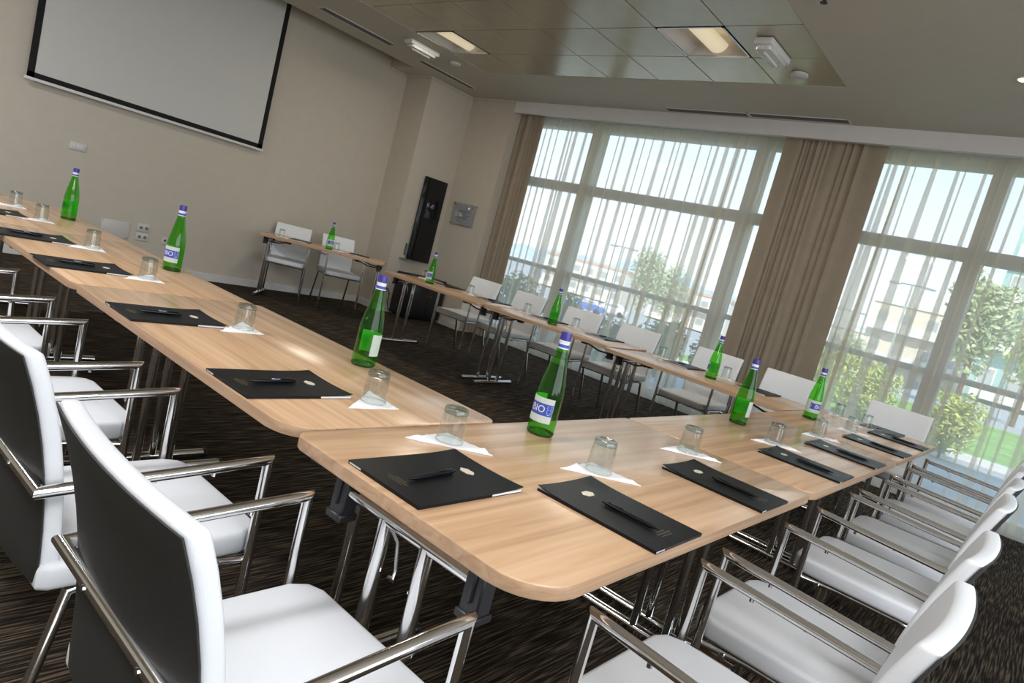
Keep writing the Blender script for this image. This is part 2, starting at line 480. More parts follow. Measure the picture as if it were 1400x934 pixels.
def detector(x, y, label):
    t = thing('smoke_detector', label, 'detector', (x, y, ZC), 0, 'round ceiling detectors')
    build('base', lathe(bmesh.new(), [(.07, 0), (.07, -.018), (.062, -.024)]), M['plate'], t)
    build('sensor_cap', lathe(bmesh.new(), [(.05, -.024), (.046, -.028), (.03, -.030), (.01, -.030)]), M['plate'], t)
detector(5.42, 6.28, 'round flat ceiling detector near the far slot vents')
detector(5.46, 2.25, 'round flat ceiling detector at the corner of the metal ceiling')

def slot_vent(c, L, W, rz, label, n=1):
    t = thing('slot_vent', label, 'vent', (c[0], c[1], ZC), rz, 'long grey ceiling slot vents')
    w = .012
    build('frame', B(((-L/2, -W/2, -.006), (L/2, -W/2+w, 0)), ((-L/2, W/2-w, -.006), (L/2, W/2, 0)), ((-L/2, -W/2, -.006), (-L/2+w, W/2, 0)), ((L/2-w, -W/2, -.006), (L/2, W/2, 0))), M['white'], t, smooth=False)
    build('grille', B(*[((-L/2+w, -W/2+w+k*(W-2*w)/4+.002, -.004), (L/2-w, -W/2+w+(k+1)*(W-2*w)/4-.002, -.001)) for k in range(4)]), M['grille'], t, smooth=False)
slot_vent((4.42, 6.83), .98, .15, 0, 'long grey slot vent beside the screen recess')
slot_vent((5.84, 6.85), .96, .12, 0, 'long grey slot vent at the room corner by the black panel')
slot_vent((6.64, 3.60), .96, .13, PI/2, 'long grey slot vent above the window, left half of the pair')
slot_vent((6.63, 2.62), .98, .13, PI/2, 'long grey slot vent above the window, right half of the pair')
t = thing('downlight', 'small bright round downlight in the plain ceiling at right', 'downlight', (5.44, .75, ZC))
build('bezel', lathe(bmesh.new(), [(.055, 0), (.055, -.006), (.040, -.008), (.040, -.002)], cap0=False, cap1=False), M['white'], t)
build('lens', lathe(bmesh.new(), [(.040, -.003), (.03, -.007), (.004, -.009)]), M['spotglow'], t)
t = thing('ceiling_sprinkler', 'small dark sprinkler head on the ceiling at the top of the photo', 'sprinkler', (4.16, 1.70, ZC))
build('escutcheon', lathe(bmesh.new(), [(.03, 0), (.028, -.01), (.012, -.014)]), M['blackplastic'], t)
build('nozzle', lathe(bmesh.new(), [(.010, -.014), (.010, -.04), (.022, -.042), (.022, -.046)]), M['blackplastic'], t)

# ------------------------------------------------------------------ things on the walls
t = thing('hanging_projection_screen', 'large pull-down projection screen with black border hanging before the wall', 'projection screen', (2.91, 7.70, 1.655))
sw, sh = 2.325, 2.0
build('canvas', B(((-sw/2+.056, -.001, .048), (sw/2-.056, .001, sh))), M['screen'], t, smooth=False)
build('border', B(((-sw/2, -.003, .0), (-sw/2+.056, .0005, sh)), ((sw/2-.056, -.003, .0), (sw/2, .0005, sh)), ((-sw/2, -.003, 0), (sw/2, .0005, .048))), M['matteblack'], t, smooth=False)
build('bottom_bar', B(((-sw/2-.02, -.012, -.028), (sw/2+.02, .012, 0)), bev=.005), M['white'], t)
build('roller_case', B(((-sw/2-.06, -.06, sh-.02), (sw/2+.06, .08, sh+.12)), bev=.01), M['white'], t)

def plate(c, w, h, label, cat, name, kind):
    t = thing(name, label, cat, (c[0], YF, c[1]))
    build('face_plate', B(((-w/2, -.010, -h/2), (w/2, 0, h/2)), bev=.004), M['plate'], t)
    return t
t = plate((2.255, 1.145), .15, .075, 'white three-way switch plate on the wall below the screen', 'switch', 'light_switch', 0)
for k in (-1, 0, 1): build('rocker', B(((k*.032-.014, -.014, -.022), (k*.032+.014, -.009, .022)), bev=.002), M['white'], t)
t = plate((2.71, .412), .275, .175, 'wide blank white cover plate low on the wall', 'cover plate', 'blank_cover_plate', 0)  # plain cover plate, holds no switch
for sx in (-1, 1):
    for sz in (-1, 1): build('screw', B(((sx*.125-.004, -.0125, sz*.076-.004), (sx*.125+.004, -.009, sz*.076+.004))), M['steel'], t)
for z, lab in ((.475, 'upper white double socket on the wall beside the blank plate'), (.375, 'lower white double socket on the wall beside the blank plate')):
    t = plate((2.985, z), .125, .082, lab, 'socket', 'wall_socket', 0)
    for k in (-1, 1):
        build('outlet', T([(k*.028, -.013, 0), (k*.028, -.009, 0)], .017), M['greyplate'], t)
t = plate((3.235, .375), .09, .08, 'single white socket plate half hidden behind the second bottle', 'socket', 'wall_socket', 0)
build('outlet', T([(-.012, -.014, .008), (-.012, -.009, .008)], .012), M['blackplastic'], t)

t = thing('mounted_glass_panel', 'tall narrow glossy black panel on the wall near the corner', 'panel', (6.405, 7.25, .775))
build('face', B(((-.212, -.045, 0), (.212, -.03, 1.175)), bev=.003), M['glossblack'], t)
build('body', B(((-.19, -.03, .02), (.19, -.003, 1.15))), M['blackplastic'], t)
build('ledge', B(((-.31, -.09, -.006), (.02, -.003, .006))), M['greyplate'], t)
t = thing('wall_controller', 'small grey-green control unit on the wall under the black panel', 'controller', (6.225, 7.25, .91))
build('body', B(((-.062, -.03, -.075), (.062, 0, .075)), bev=.006), M['greyplate'], t)
build('frame', B(((-.068, -.012, -.08), (.068, 0, .08)), bev=.004), M['blackplastic'], t)
t = thing('notice_sign', 'clear acrylic notice with printed sheet on standoffs near the drape', 'notice', (XW, 6.858, 1.575))
build('acrylic_sheet', B(((-.028, -.235, -.16), (-.024, .235, .16))), M['acrylic'], t, smooth=False)
p = build('printed_sheet', B(((-.0215, -.19, -.145), (-.0195, .17, .145))), pmat('grey_notice_paper', (.50, .51, .52), .6), t, smooth=False)
bm = bmesh.new()
for z, a, b_ in ((.10, .02, .10), (.05, -.12, .10), (.03, -.10, .10), (0, -.14, .05), (-.02, .0, .12), (-.045, -.12, .07), (-.065, -.13, .08), (-.1, -.12, .02)):
    box(bm, (-.0222, -b_, z), (-.0216, -a, z+.007))
box(bm, (-.0222, -.165, .10), (-.0216, -.15, .125))
build('print', bm, M['ink'], p, smooth=False)
for sy in (-1, 1):
    for sz in (-1, 1):
        build('standoff', T([(0, sy*.215, sz*.14), (-.036, sy*.215, sz*.14)], .009), M['steel'], t)
t = thing('equipment_cabinet', 'low black cabinet on the floor in the corner under the black panel', 'cabinet', (6.40, 7.02, 0))
build('carcass', B(((-.30, -.19, .03), (.30, .19, .60)), bev=.006), M['blackplastic'], t)
for k in (-1, 1):
    d = build('door', B((((-.295 if k < 0 else .004), -.205, .05), ((-.004 if k < 0 else .295), -.19, .585)), bev=.003), M['blackplastic'], t)
    build('knob', T([(k*.03, -.205, .36), (k*.03, -.222, .36)], .009), M['steel'], d)
build('plinth', B(((-.27, -.16, 0), (.27, .16, .03))), M['matteblack'], t)
o = build('power_cable', T([(5.935, 7.22, .34), (5.97, 7.17, .33), (5.99, 7.14, .26), (5.97, 7.12, .16), (5.99, 7.10, .06), (6.03, 7.04, .012), (6.08, 6.98, .010)], .008, 8), M['blackplastic'])
tag(o, 'black power cable dropping from the wall socket to the floor beside the cabinet', 'cable')
t = thing('wall_socket', 'white wall socket with plugged black cable near the corner', 'socket', (5.98, 7.25, .35))
build('face_plate', B(((-.045, -.012, -.04), (.045, 0, .04)), bev=.004), M['plate'], t)
build('plug', B(((-.06, -.04, -.02), (-.02, -.012, .02)), bev=.006), M['blackplastic'], t)

# ------------------------------------------------------------------ tables
ZT = .73; TT = .028
def frame_parts(parent, x, sgn, wid, drop=.08):
    """folding leg frame at local x; sgn = direction towards the table middle"""
    hw = wid/2
    zb = ZT-TT
    build('crossbar', T([(x, -hw*.52, zb-.045), (x, hw*.52, zb-.045)], .014, 12), M['chrome'], parent)
    for s in (-1, 1):
        yb = s*(hw*.52+.018)
        bm = bmesh.new()
        box(bm, (x-.020, yb-.022, zb-drop), (x+.020, yb+.022, zb), .004, 1)
        box(bm, (x-.024, yb-.026, zb-drop-.003), (x+.024, yb+.026, zb-drop+.014), .003, 1)
        box(bm, (x-.026, yb-.006, zb-.075), (x+.026, yb+.006, zb), .003, 1)
        build('bracket', bm, M['blackplastic'], parent)
    for s in (-1, 1):
        bm = T([(x, s*.063, .03), (x, s*.063, zb-.045)], .0165, 14)
        build('leg', bm, M['chrome'], parent)
        bm = tube(bmesh.new(), [(x, s*.045, zb-.06), (x+sgn*.02, s*.040, zb-.09), (x+sgn*.03, s*.034, zb-.15), (x+sgn*.022, s*.030, zb-.17), (x+sgn*.012, s*.032, zb-.16)], .004, 8)
        build('latch_wire', bm, M['steel'], parent)
    ft = build('foot_bar', T([(x, -.285, .026), (x, .285, .026)], .018, 14), M['chrome'], parent)
    for s in (-1, 1):
        build('end_cap', T([(x, s*.28, .025), (x, s*.297, .025)], .0205, 14), M['blackplastic'], ft)
    for s in (-1, 1):
        build('brace', T([(x+sgn*.004, s*.10, zb-.055), (x+sgn*.13, s*.16, zb-.05), (x+sgn*.26, s*.19, zb-.012)], .007, 8), M['steel'], parent)
        build('hinge_block', B(((x+sgn*.26-.022, s*.19-.018, zb-.03), (x+sgn*.26+.022, s*.19+.018, zb)), bev=.003), M['blackplastic'], parent)

def table(c, L, W, rz, label, group, rad=(.03, .03, .03, .03)):
    t = thing('folding_table', label, 'table', (c[0], c[1], 0), rz, group)
    top = build('tabletop', prism(bmesh.new(), roundrect4(L-.004, W, rad, 8), ZT-TT, ZT, .0025, 2), M['wood'], t, angle=50)
    top.data.materials.append(M['edge'])
    for p in top.data.polygons:
        if abs(p.normal.z) < .3: p.material_index = 1
    for s in (-1, 1): frame_parts(t, s*(L/2-.058), -s, W, .108 if group == GN else .08)
    return t
GN, GL, GF = 'tables of the near row', 'tables of the left row', 'tables of the window row'
def table_between(a, b, W, side, label, group, rad=(.03, .03, .03, .03)):
    """front edge from a to b; width to the given side (+1 left of a->b)"""
    a = Vector(a); b = Vector(b); d = (b-a); L = d.length; d.normalize(); n = Vector((-d.y, d.x))*side
    c = (a+b)/2+n*W/2
    return table(c, L, W, math.atan2(d.y, d.x), label, group, rad)
table_between((.845, .502), (2.313, .502), .712, 1, 'oak table at the corner nearest the camera, its rounded corner bare above the empty floor', GN, (.012, .035, .11, .012))
table_between((2.315, .500), (3.792, .500), .712, 1, 'oak table second from the camera in the row toward the windows', GN, (.012, .02, .07, .012))
table_between((3.795, .500), (5.14, .500), .712, 1, 'oak table at the window end of the row of black folders', GN, (.02, .02, .07, .02))
table_between((.845, 2.672), (.845, 1.222), .708, 1, 'oak table of the left row right behind the nearest corner table', GL, (.04, .012, .012, .10))
table_between((.838, 4.09), (.838, 2.675), .690, 1, 'oak table in the middle of the left row, under the third folder from the camera', GL, (.012, .012, .012, .07))
table_between((.842, 5.53), (.842, 4.095), .690, 1, 'oak table at the far left end of the left row, near the screen wall', GL, (.012, .085, .05, .07))
table_between((4.382, 5.415), (4.392, 4.02), .71, 1, 'oak table of the window row next to the black cabinet', GF)
table_between((4.400, 3.975), (4.478, 2.655), .69, 1, 'oak table in the middle of the window row, below the translucent curtain', GF)
table_between((4.345, 2.620), (4.305, 1.23), .71, 1, 'oak table of the window row that meets the near row at a corner', GF)
table_between((3.925, 7.10), (5.00, 6.17), .68, 1, 'oak table standing askew in the far corner before two chairs', None, (.12, .02, .02, .03))

# ------------------------------------------------------------------ chairs
def back_surface(u, v, off):
    """u across (-1..1), v 0 bottom..1 top; off = distance towards the rear"""
    x = u*.212
    z = .425+v*.443
    y = -.148-.012*v-.070*max(0, v)**2.4-.015*(1-u*u)
    return Vector((x, y-off, z))

def curved_slab(o0, o1, u0, v0, v1, nu=14, nv=8, bev=.012, zs=0):
    bm = bmesh.new()
    fr = [[bm.verts.new(back_surface(u0*(2*i/nu-1), v0+(v1-v0)*j/nv, o0)) for i in range(nu+1)] for j in range(nv+1)]
    bk = [[bm.verts.new(back_surface(u0*(2*i/nu-1), v0+(v1-v0)*j/nv, o1)) for i in range(nu+1)] for j in range(nv+1)]
    per = []
    for g_ in (fr, bk):
        for j in range(nv):
            for i in range(nu): bm.faces.new((g_[j][i], g_[j][i+1], g_[j+1][i+1], g_[j+1][i]))
    loop = [(0, i) for i in range(nu)]+[(j, nu) for j in range(nv)]+[(nv, i) for i in range(nu, 0, -1)]+[(j, 0) for j in range(nv, 0, -1)]
    n = len(loop)
    for k in range(n):
        a = loop[k]; b = loop[(k+1) % n]
        bm.faces.new((fr[a[0]][a[1]], fr[b[0]][b[1]], bk[b[0]][b[1]], bk[a[0]][a[1]]))
    bm.edges.ensure_lookup_table()
    if bev:
        es = []
        for k in range(n):
            a = loop[k]; b = loop[(k+1) % n]
            for g_ in (fr, bk): es.append(bm.edges.get((g_[a[0]][a[1]], g_[b[0]][b[1]])))
        for (j, i) in ((0, 0), (0, nu), (nv, 0), (nv, nu)): es.append(bm.edges.get((fr[j][i], bk[j][i])))
        bmesh.ops.recalc_face_normals(bm, faces=bm.faces[:])
        bmesh.ops.bevel(bm, geom=es, offset=bev, segments=3, affect='EDGES', profile=.5)
    return bm

def make_chair():
    t = thing('conference_chair', '', 'chair')
    AX, FY, BY, AZ, r = .2375, .222, -.213, .648, .0115
    w = .222; fy = .265; by = -.185; ch = .055
    poly = [(-w+.01, by), (w-.01, by), (w, by+.02), (w, fy-ch), (w-.018, fy-.016), (w-ch, fy), (-w+ch, fy), (-w+.018, fy-.016), (-w, fy-ch), (-w, by+.02)]
    build('seat', prism(bmesh.new(), poly, .412, .468, .013, 3), M['leather'], t, angle=50)
    bk = build('backrest', curved_slab(0, .032, 1, 0, 1, bev=.010), M['leather'], t, angle=45)
    build('back_shell', curved_slab(.0322, .0355, .994, -.004, .986, bev=.0012), M['shell'], bk, angle=45)
    path = [(-AX, FY+.004, 0), (-AX, FY, AZ), (-AX, BY, AZ-.024), (AX, BY, AZ-.024), (AX, FY, AZ), (AX, FY+.004, 0)]
    rings = tube_rings(path, r, 14)
    for k, nm in enumerate(('leg', 'armrest', 'back_rail', 'armrest', 'leg')):
        bm = bmesh.new(); add_rings(bm, rings[k:k+2]); o = build(nm, bm, M['chrome'], t)
        if nm == 'armrest':
            sx = -AX if k == 1 else AX
            for yy in (.10, -.02):
                build('screw', T([(sx, yy, AZ-.014), (sx, yy, AZ-.025)], .005, 8), M['chrome'], o)
        if nm == 'back_rail':
            for sx in (-.10, .10): build('screw', T([(sx, BY-.006, AZ-.024), (sx, BY-.0135, AZ-.024)], .0050, 8), M['chrome'], o)
    for s in (-1, 1):
        build('leg', T([(s*.200, -.09, .403), (s*.206, -.125, .398), (s*.215, -.215, 0)], .0115, 12), M['chrome'], t)
        build('seat_rail', T([(s*.228, FY, .402), (s*.200, .10, .402), (s*.200, -.10, .402)], .0095, 10), M['chrome'], t)
    build('seat_rail', T([(-.236, .16, .398), (.236, .16, .398)], .009, 10), M['chrome'], t)
    return t
proto = make_chair()
used = [False]
def chair(x, y, rz, label, group):
    if not used[0]:
        used[0] = True; o = proto; o.location = (x, y, 0); o.rotation_euler = (0, 0, rz)
    else: o = copy_tree(proto, (x, y, 0), rz)
    o['label'] = label
    o['group'] = group
    return o
R = math.radians
G1, G2, G3, G4 = 'white chairs along the left row', 'white chairs along the near row', 'white chairs on the window side', 'white chairs at the corner table'
chair(.593, .832, -PI/2, 'white chrome-armed chair nearest the camera, dark back filling the lower left', G1)
chair(.602, 1.488, -PI/2+R(1), 'white chrome-armed chair at the left photo edge, just left of the nearest chair', G1)
chair(.590, 2.20, -PI/2, 'white chair behind the two nearest, its seat showing under two parallel armrests', G1)
chair(.580, 2.985, -PI/2, 'white chair at left edge, only chrome armrests and seat corner showing', G1)
for x, lab in ((1.285, 'white chair at the bottom edge beside the corner table, closest of the right row'),
               (1.897, 'white chair second from the camera in the right row'),
               (2.735, 'white chair third from the camera in the right row'),
               (3.36, 'white chair fourth from the camera in the right row'),
               (4.04, 'white chair fifth from the camera in the right row'),
               (4.68, 'white chair farthest from the camera in the right row, before the translucent curtain')):
    chair(x, .278, R(random.uniform(-1, 1)), lab, G2)
for x, y, a, lab in ((5.345, 5.06, 3, 'white chair on the window side nearest the black cabinet'),
                     (5.335, 4.40, -2, 'white chair on the window side, second from the cabinet'),
                     (5.345, 3.68, 2, 'white chair on the window side, right behind the third distant bottle from the screen'),
                     (5.345, 3.04, 0, 'white chair on the window side, fourth from the cabinet'),
                     (5.365, 2.26, -3, 'white chair on the window side, half behind a green bottle at the drape edge'),
                     (5.365, 1.63, -2, 'white chair before the wide taupe drape'),
                     (5.40, .84, -3, 'white chair at the window end of the near row, before the right voile curtain')):
    chair(x, y, PI/2+R(a), lab, G3)
ang = math.atan2(-.93, 1.08)
chair(4.49, 7.36, ang+PI+R(6), 'white chair against the screen wall at the corner table, left one', G4)
chair(5.05, 7.08, ang+PI+R(24), 'white chair against the screen wall at the corner table, right one', G4)

# ------------------------------------------------------------------ table settings
# tumbler, upside down: narrow heavy base up
def make_tumbler():
    t = thing('glass_tumbler', '', 'glass')
    bm = bmesh.new()
    lathe(bm, [(.0365, 0), (.0362, .004), (.034, .050), (.0315, .074)], 28, cap0=False, cap1=False)
    lathe(bm, [(.0345, .0005), (.0342, .004), (.0318, .050), (.0295, .072), (.02, .073)], 28, cap0=False, cap1=True)
    build('wall', bm, M['tumbler'], t)
    bm = bmesh.new()
    lathe(bm, [(.0315, .074), (.0312, .083), (.029, .0875), (.024, .0885), (.02, .0865)], 28, cap0=False, cap1=True)
    build('base', bm, M['tumblerbase'], t)
    bm = bmesh.new()
    lathe(bm, [(.0366, .0), (.0372, .0015), (.0366, .003), (.0345, .003), (.034, .0015), (.0345, 0), (.0366, 0)], 28, cap0=False, cap1=False)
    build('rim', bm, M['tumbler'], t)
    return t
tum = make_tumbler(); tum_used = [False]

def napkin_mesh(seed):
    """right-angled folded tissue triangle: right angle at (+,+), legs .16, origin at the centroid"""
    rnd = random.Random(seed); bm = bmesh.new(); n = 14; L = .158
    A = Vector((-L*2/3, L/3)); Bv = Vector((L/3, -L*2/3)); Cc = Vector((L/3, L/3))
    off = Vector((rnd.random()*50, rnd.random()*50, 0))
    def pt(i, j):
        a = i/n; b = j/n; c = 1-a-b
        p = A*a+Bv*b+Cc*c
        e = min(a, b, c)*n
        p += Vector((noise.noise(Vector((p.x*22, p.y*22, 0))+off), noise.noise(Vector((p.x*22, p.y*22, 9))+off)))*.004
        rr = (p.x**2+p.y**2)**.5
        h = .0025+.0050*min(1, e/1.0)
        wav = .020*max(0, noise.noise(Vector((p.x*30, p.y*30, 4))+off))*min(1, e/1.5)
        if rr < .053: h = .0040; wav = 0
        elif rr < .065: wav *= (rr-.053)/.012
        return Vector((p.x, p.y, h+wav))
    g_ = {}
    for i in range(n+1):
        for j in range(n+1-i):
            q = pt(i, j); g_[i, j] = bm.verts.new(q)
    for i in range(n):
        for j in range(n-i):
            bm.faces.new((g_[i, j], g_[i+1, j], g_[i, j+1]))
            if i+j < n-1: bm.faces.new((g_[i+1, j], g_[i+1, j+1], g_[i, j+1]))
    # skirt and underside
    edge = [(i, 0) for i in range(n)]+[(n-j, j) for j in range(n)]+[(0, n-i) for i in range(n)]
    lo = [bm.verts.new((g_[k].co.x, g_[k].co.y, 0)) for k in edge]
    for k in range(len(edge)):
        m = (k+1) % len(edge)
        bm.faces.new((g_[edge[k]], g_[edge[m]], lo[m], lo[k]))
    bm.faces.new(lo)
    return bm
nap_protos = []
for s in range(4):
    o = build('paper_napkin', napkin_mesh(s+2), M['napkin'], angle=70); nap_protos.append([o, False])

def glass_setting(k, x, y, rz, where, group_g, group_n):
    pr = nap_protos[k % 4]
    if pr[1]: o = pr[0].copy(); COL.objects.link(o)
    else: o = pr[0]; pr[1] = True
    o.location = (x, y, ZT+.0005); o.rotation_euler = (0, 0, rz+random.uniform(-.12, .12))
    tag(o, 'white folded napkin '+where, 'napkin', group_n)
    if tum_used[0]: g_ = copy_tree(tum, (x, y, ZT+.0052), random.uniform(0, 6))
    else: g_ = tum; tum_used[0] = True; g_.location = (x, y, ZT+.0052)
    tag(g_, 'upturned clear tumbler '+where, 'glass', group_g)

# folder: portrait, seated person at -y
def make_folder():
    t = thing('document_folder', '', 'folder')
    w, h = .222, .308
    n = 12
    def sheet(z0, z1, bow, grow=0):
        bm = bmesh.new()
        def zz(x, y):
            v = y/(h/2); u = x/(w/2)
            return bow*max(0, v)**3*(.35+.65*u*u)
        lo = [[bm.verts.new(((2*i/n-1)*(w/2+grow), (2*j/n-1)*(h/2+grow), z0+zz((2*i/n-1)*w/2, (2*j/n-1)*h/2))) for i in range(n+1)] for j in range(n+1)]
        hi = [[bm.verts.new(((2*i/n-1)*(w/2+grow), (2*j/n-1)*(h/2+grow), z1+zz((2*i/n-1)*w/2, (2*j/n-1)*h/2))) for i in range(n+1)] for j in range(n+1)]
        for g_ in (lo, hi):
            for j in range(n):
                for i in range(n): bm.faces.new((g_[j][i], g_[j][i+1], g_[j+1][i+1], g_[j+1][i]))
        loop = [(0, i) for i in range(n)]+[(j, n) for j in range(n)]+[(n, i) for i in range(n, 0, -1)]+[(j, 0) for j in range(n, 0, -1)]
        for k in range(len(loop)):
            a = loop[k]; b = loop[(k+1) % len(loop)]
            bm.faces.new((lo[a[0]][a[1]], lo[b[0]][b[1]], hi[b[0]][b[1]], hi[a[0]][a[1]]))
        return bm
    c = build('cover', sheet(.0062, .0076, .006, .001), M['cover'], t, smooth=True, angle=30)
    build('back_cover', B(((-w/2, -h/2, 0), (w/2, h/2, .0012))), M['cover'], t, smooth=False)
    build('pages', B(((-w/2+.001, -h/2+.001, .0012), (w/2-.001, h/2-.001, .0060))), M['paper'], t, smooth=False)
    # pocket flaps closing part of the lower and right edges
    build('pocket_flap', B(((-w/2+.042, -h/2-.0006, .0008), (w/2, -h/2+.0014, .0061)), ((w/2-.0014, -h/2, .0008), (w/2+.0006, h/2-.10, .0061)), ((-w/2-.0006, -h/2, .0008), (-w/2+.0014, h/2, .0061))), M['cover'], t, smooth=False)
    bm = bmesh.new()   # gold oval crest with a scalloped rim
    pts = []
    for k in range(28):
        a = 2*PI*k/28; rr = 1+.08*math.cos(6*a)
        pts.append((.0195*rr*math.cos(a), .088+.0125*rr*math.sin(a)))
    prism(bm, pts, .0077, .0084)
    build('emblem', bm, M['gold'], c)
    bm = bmesh.new(); rnd = random.Random(5)
    box(bm, (-.009, .072, .00765), (.009, .0735, .0079))
    for row, (x0, x1) in enumerate(((-.018, .018), (-.030, .030), (-.022, .022))):
        x = x0
        while x < x1:
            q = rnd.uniform(.003, .008); box(bm, (x, -.106-.0085*row, .00765), (min(x+q, x1), -.1034-.0085*row, .0079)); x += q+.0022
    build('lettering', bm, M['goldtext'], c, smooth=False)
    return t
fold = make_folder(); fold_used = [False]
def make_pen():
    t = thing('ballpoint_pen', '', 'pen')
    bm = bmesh.new()
    prof = [(.0012, -.074), (.0016, -.068), (.0042, -.056), (.0050, -.05), (.0052, .045), (.0046, .060), (.0046, .0625)]
    lathe(bm, prof, 14)
    for v in bm.verts: v.co = Vector((v.co.x, v.co.z, v.co.y+.0052))
    build('barrel', bm, M['pen'], t)
    build('clip', B(((-.0016, .018, .0102), (.0016, .058, .0116)), bev=.0004), M['pen'], t)
    build('push_button', T([(0, .0625, .0052), (0, .071, .0052)], .0026, 10), M['pen'], t)
    return t
def make_pen2():
    t = thing('ballpoint_pen', '', 'pen')
    bm = bmesh.new()
    lathe(bm, [(.0012, -.074), (.0016, -.068), (.0042, -.056), (.0052, -.05), (.0056, .02), (.0056, .045), (.0048, .068)], 14)
    for v in bm.verts: v.co = Vector((v.co.x, v.co.z, v.co.y+.0056))
    build('barrel', bm, M['pen'], t)
    c = build('clip', B(((-.0018, .0, .0112), (.0018, .06, .0128)), bev=.0004), M['pen'], t)
    b = build('imprint', B(((-.0032, -.006, .0100), (.0032, .018, .0118)), bev=.001), M['lilac'], t)
    b['label'] = 'pale blue imprint on the barrel'
    return t
pens = [[make_pen(), False], [make_pen2(), False]]
def folder_setting(x, y, rz, pen_kind, pdx, pdy, prz, where, gf, gp):
    if fold_used[0]: o = copy_tree(fold, (x, y, ZT+.0003), rz)
    else: o = fold; fold_used[0] = True; o.location = (x, y, ZT+.0003); o.rotation_euler = (0, 0, rz)
    tag(o, 'black document folder '+where, 'folder', gf)
    q = Matrix.Rotation(rz, 3, 'Z') @ Vector((pdx, pdy, 0))
    loc = (x+q.x, y+q.y, ZT+.0082)
    pk = pens[pen_kind]; pdx += random.uniform(-.005, .005)
    if pk[1]: p = copy_tree(pk[0], loc, rz+prz)
    else: p = pk[0]; pk[1] = True; p.location = loc; p.rotation_euler = (0, 0, rz+prz)
    tag(p, 'black pen on folder '+where, 'pen', gp)

# bottle of mineral water: thin green glass, cap with collar, wrap label facing local -y
def bottle_r(z):
    pts = [(0, .0375), (.004, .0405), (.010, .0415), (.118, .0415), (.135, .0405), (.16, .0372), (.19, .0317), (.22, .0257), (.25, .0198), (.268, .0168), (.282, .0148), (.30, .0145)]
    for (a, ra), (b, rb) in zip(pts, pts[1:]):
        if a <= z <= b: return ra+(rb-ra)*(z-a)/(b-a)
    return .0145
def make_bottle():
    t = thing('mineral_water_bottle', '', 'bottle')
    zs = [0, .002, .006, .012]+[.012+.106*k/4 for k in range(1, 5)]+[.118+.182*k/22 for k in range(1, 23)]
    # smooth the silhouette
    prof = [(sum(bottle_r(max(0, min(.3, z+d))) for d in (-.006, 0, .006))/3 if z > .1 else bottle_r(z), z) for z in zs]
    bm = bmesh.new(); lathe(bm, prof, 32, cap0=False, cap1=False)
    lathe(bm, [(.0375, 0), (.030, .004), (.012, .012), (.002, .014)], 32, cap0=False, cap1=True)
    gl = build('glass_body', bm, M['bottle'], t, angle=60)
    bm = bmesh.new(); lathe(bm, [(.0385, .0), (.0412, .004), (.0419, .0075), (.0417, .009)], 32, cap0=False, cap1=False)
    build('base_ring', bm, pmat('deep_green_glass', (.012, .05, .012), .1) if 'deep_green_glass' not in bpy.data.materials else bpy.data.materials['deep_green_glass'], t)
    rl = .0419
    a = R(100)
    bm = bmesh.new(); lathe(bm, [(rl, .042), (rl, .117)], 24, -PI/2-a, -PI/2+a)
    lb = build('label', bm, M['paperlabel'], t)
    bm = bmesh.new(); lathe(bm, [(rl+.0003, .064), (rl+.0003, .100)], 24, -PI/2-R(38), -PI/2+a*.985)
    build('label_band', bm, M['blue'], lb)
    def wrap(vs, a_off, zc, rr):
        return [Vector((rr*math.cos(-PI/2+a_off+v.x/rr), rr*math.sin(-PI/2+a_off+v.x/rr), zc+v.y)) for v in vs]
    bm = bmesh.new()
    vs, fs = text_faces('BIO', .030)
    vv = [bm.verts.new(p) for p in wrap(vs, R(34), .082, rl+.0006)]
    for q in fs: bm.faces.new([vv[k] for k in q])
    build('lettering', bm, M['label'], lb, smooth=False)
    bm = bmesh.new()
    for b0, b1 in (((-.012, .070), (.012, .0725)), ((-.012, .0725), (-.0095, .094)), ((-.012, .0915), (.012, .094)), ((.0095, .0725), (.012, .0915))):
        vs = [Vector((b0[0], b0[1], 0)), Vector((b1[0], b0[1], 0)), Vector((b1[0], b1[1], 0)), Vector((b0[0], b1[1], 0))]
        vv = [bm.verts.new(p) for p in wrap(vs, -R(16), 0, rl+.0006)]; bm.faces.new(vv)
    for k, (zz, wd) in enumerate(((.093, .014), (.088, .016), (.083, .012), (.078, .016), (.073, .013), (.068, .010))):
        for sg in (1,):
            vs = [Vector((-wd/2, 0, 0)), Vector((wd/2, 0, 0)), Vector((wd/2, .0025, 0)), Vector((-wd/2, .0025, 0))]
            vv = [bm.verts.new(p) for p in wrap(vs, R(84), zz, rl+.0006)]; bm.faces.new(vv)
    build('small_print', bm, M['lilac'], lb, smooth=False)
    bm = bmesh.new(); lathe(bm, [(.0172, .268), (.0166, .275), (.0158, .285), (.0158, .290)], 24, cap0=False, cap1=False)
    cl = build('neck_label', bm, M['label'], t)
    bm = bmesh.new(); lathe(bm, [(.0170, .2715), (.0165, .277), (.0163, .281)], 24, cap0=False, cap1=False)
    build('collar_band', bm, M['blue'], cl)
    bm = bmesh.new(); lathe(bm, [(.0158, .292), (.0166, .2925), (.0166, .312), (.0155, .317), (.012, .318)], 24)
    build('cap', bm, M['cap'], t)
    bm = bmesh.new(); lathe(bm, [(.0160, .288), (.0169, .2885), (.0169, .2925), (.0160, .293)], 24, cap0=False, cap1=False)
    build('cap_ring', bm, M['label'], t)
    return t
bot = make_bottle(); bot_used = [False]
def bottle(x, y, face, label):
    """face: world heading (deg) the label looks to"""
    rz = R(face)+PI/2
    if bot_used[0]: o = copy_tree(bot, (x, y, ZT+.0004), rz)
    else: o = bot; bot_used[0] = True; o.location = (x, y, ZT+.0004); o.rotation_euler = (0, 0, rz)
    tag(o, label, 'bottle', 'green mineral water bottles')
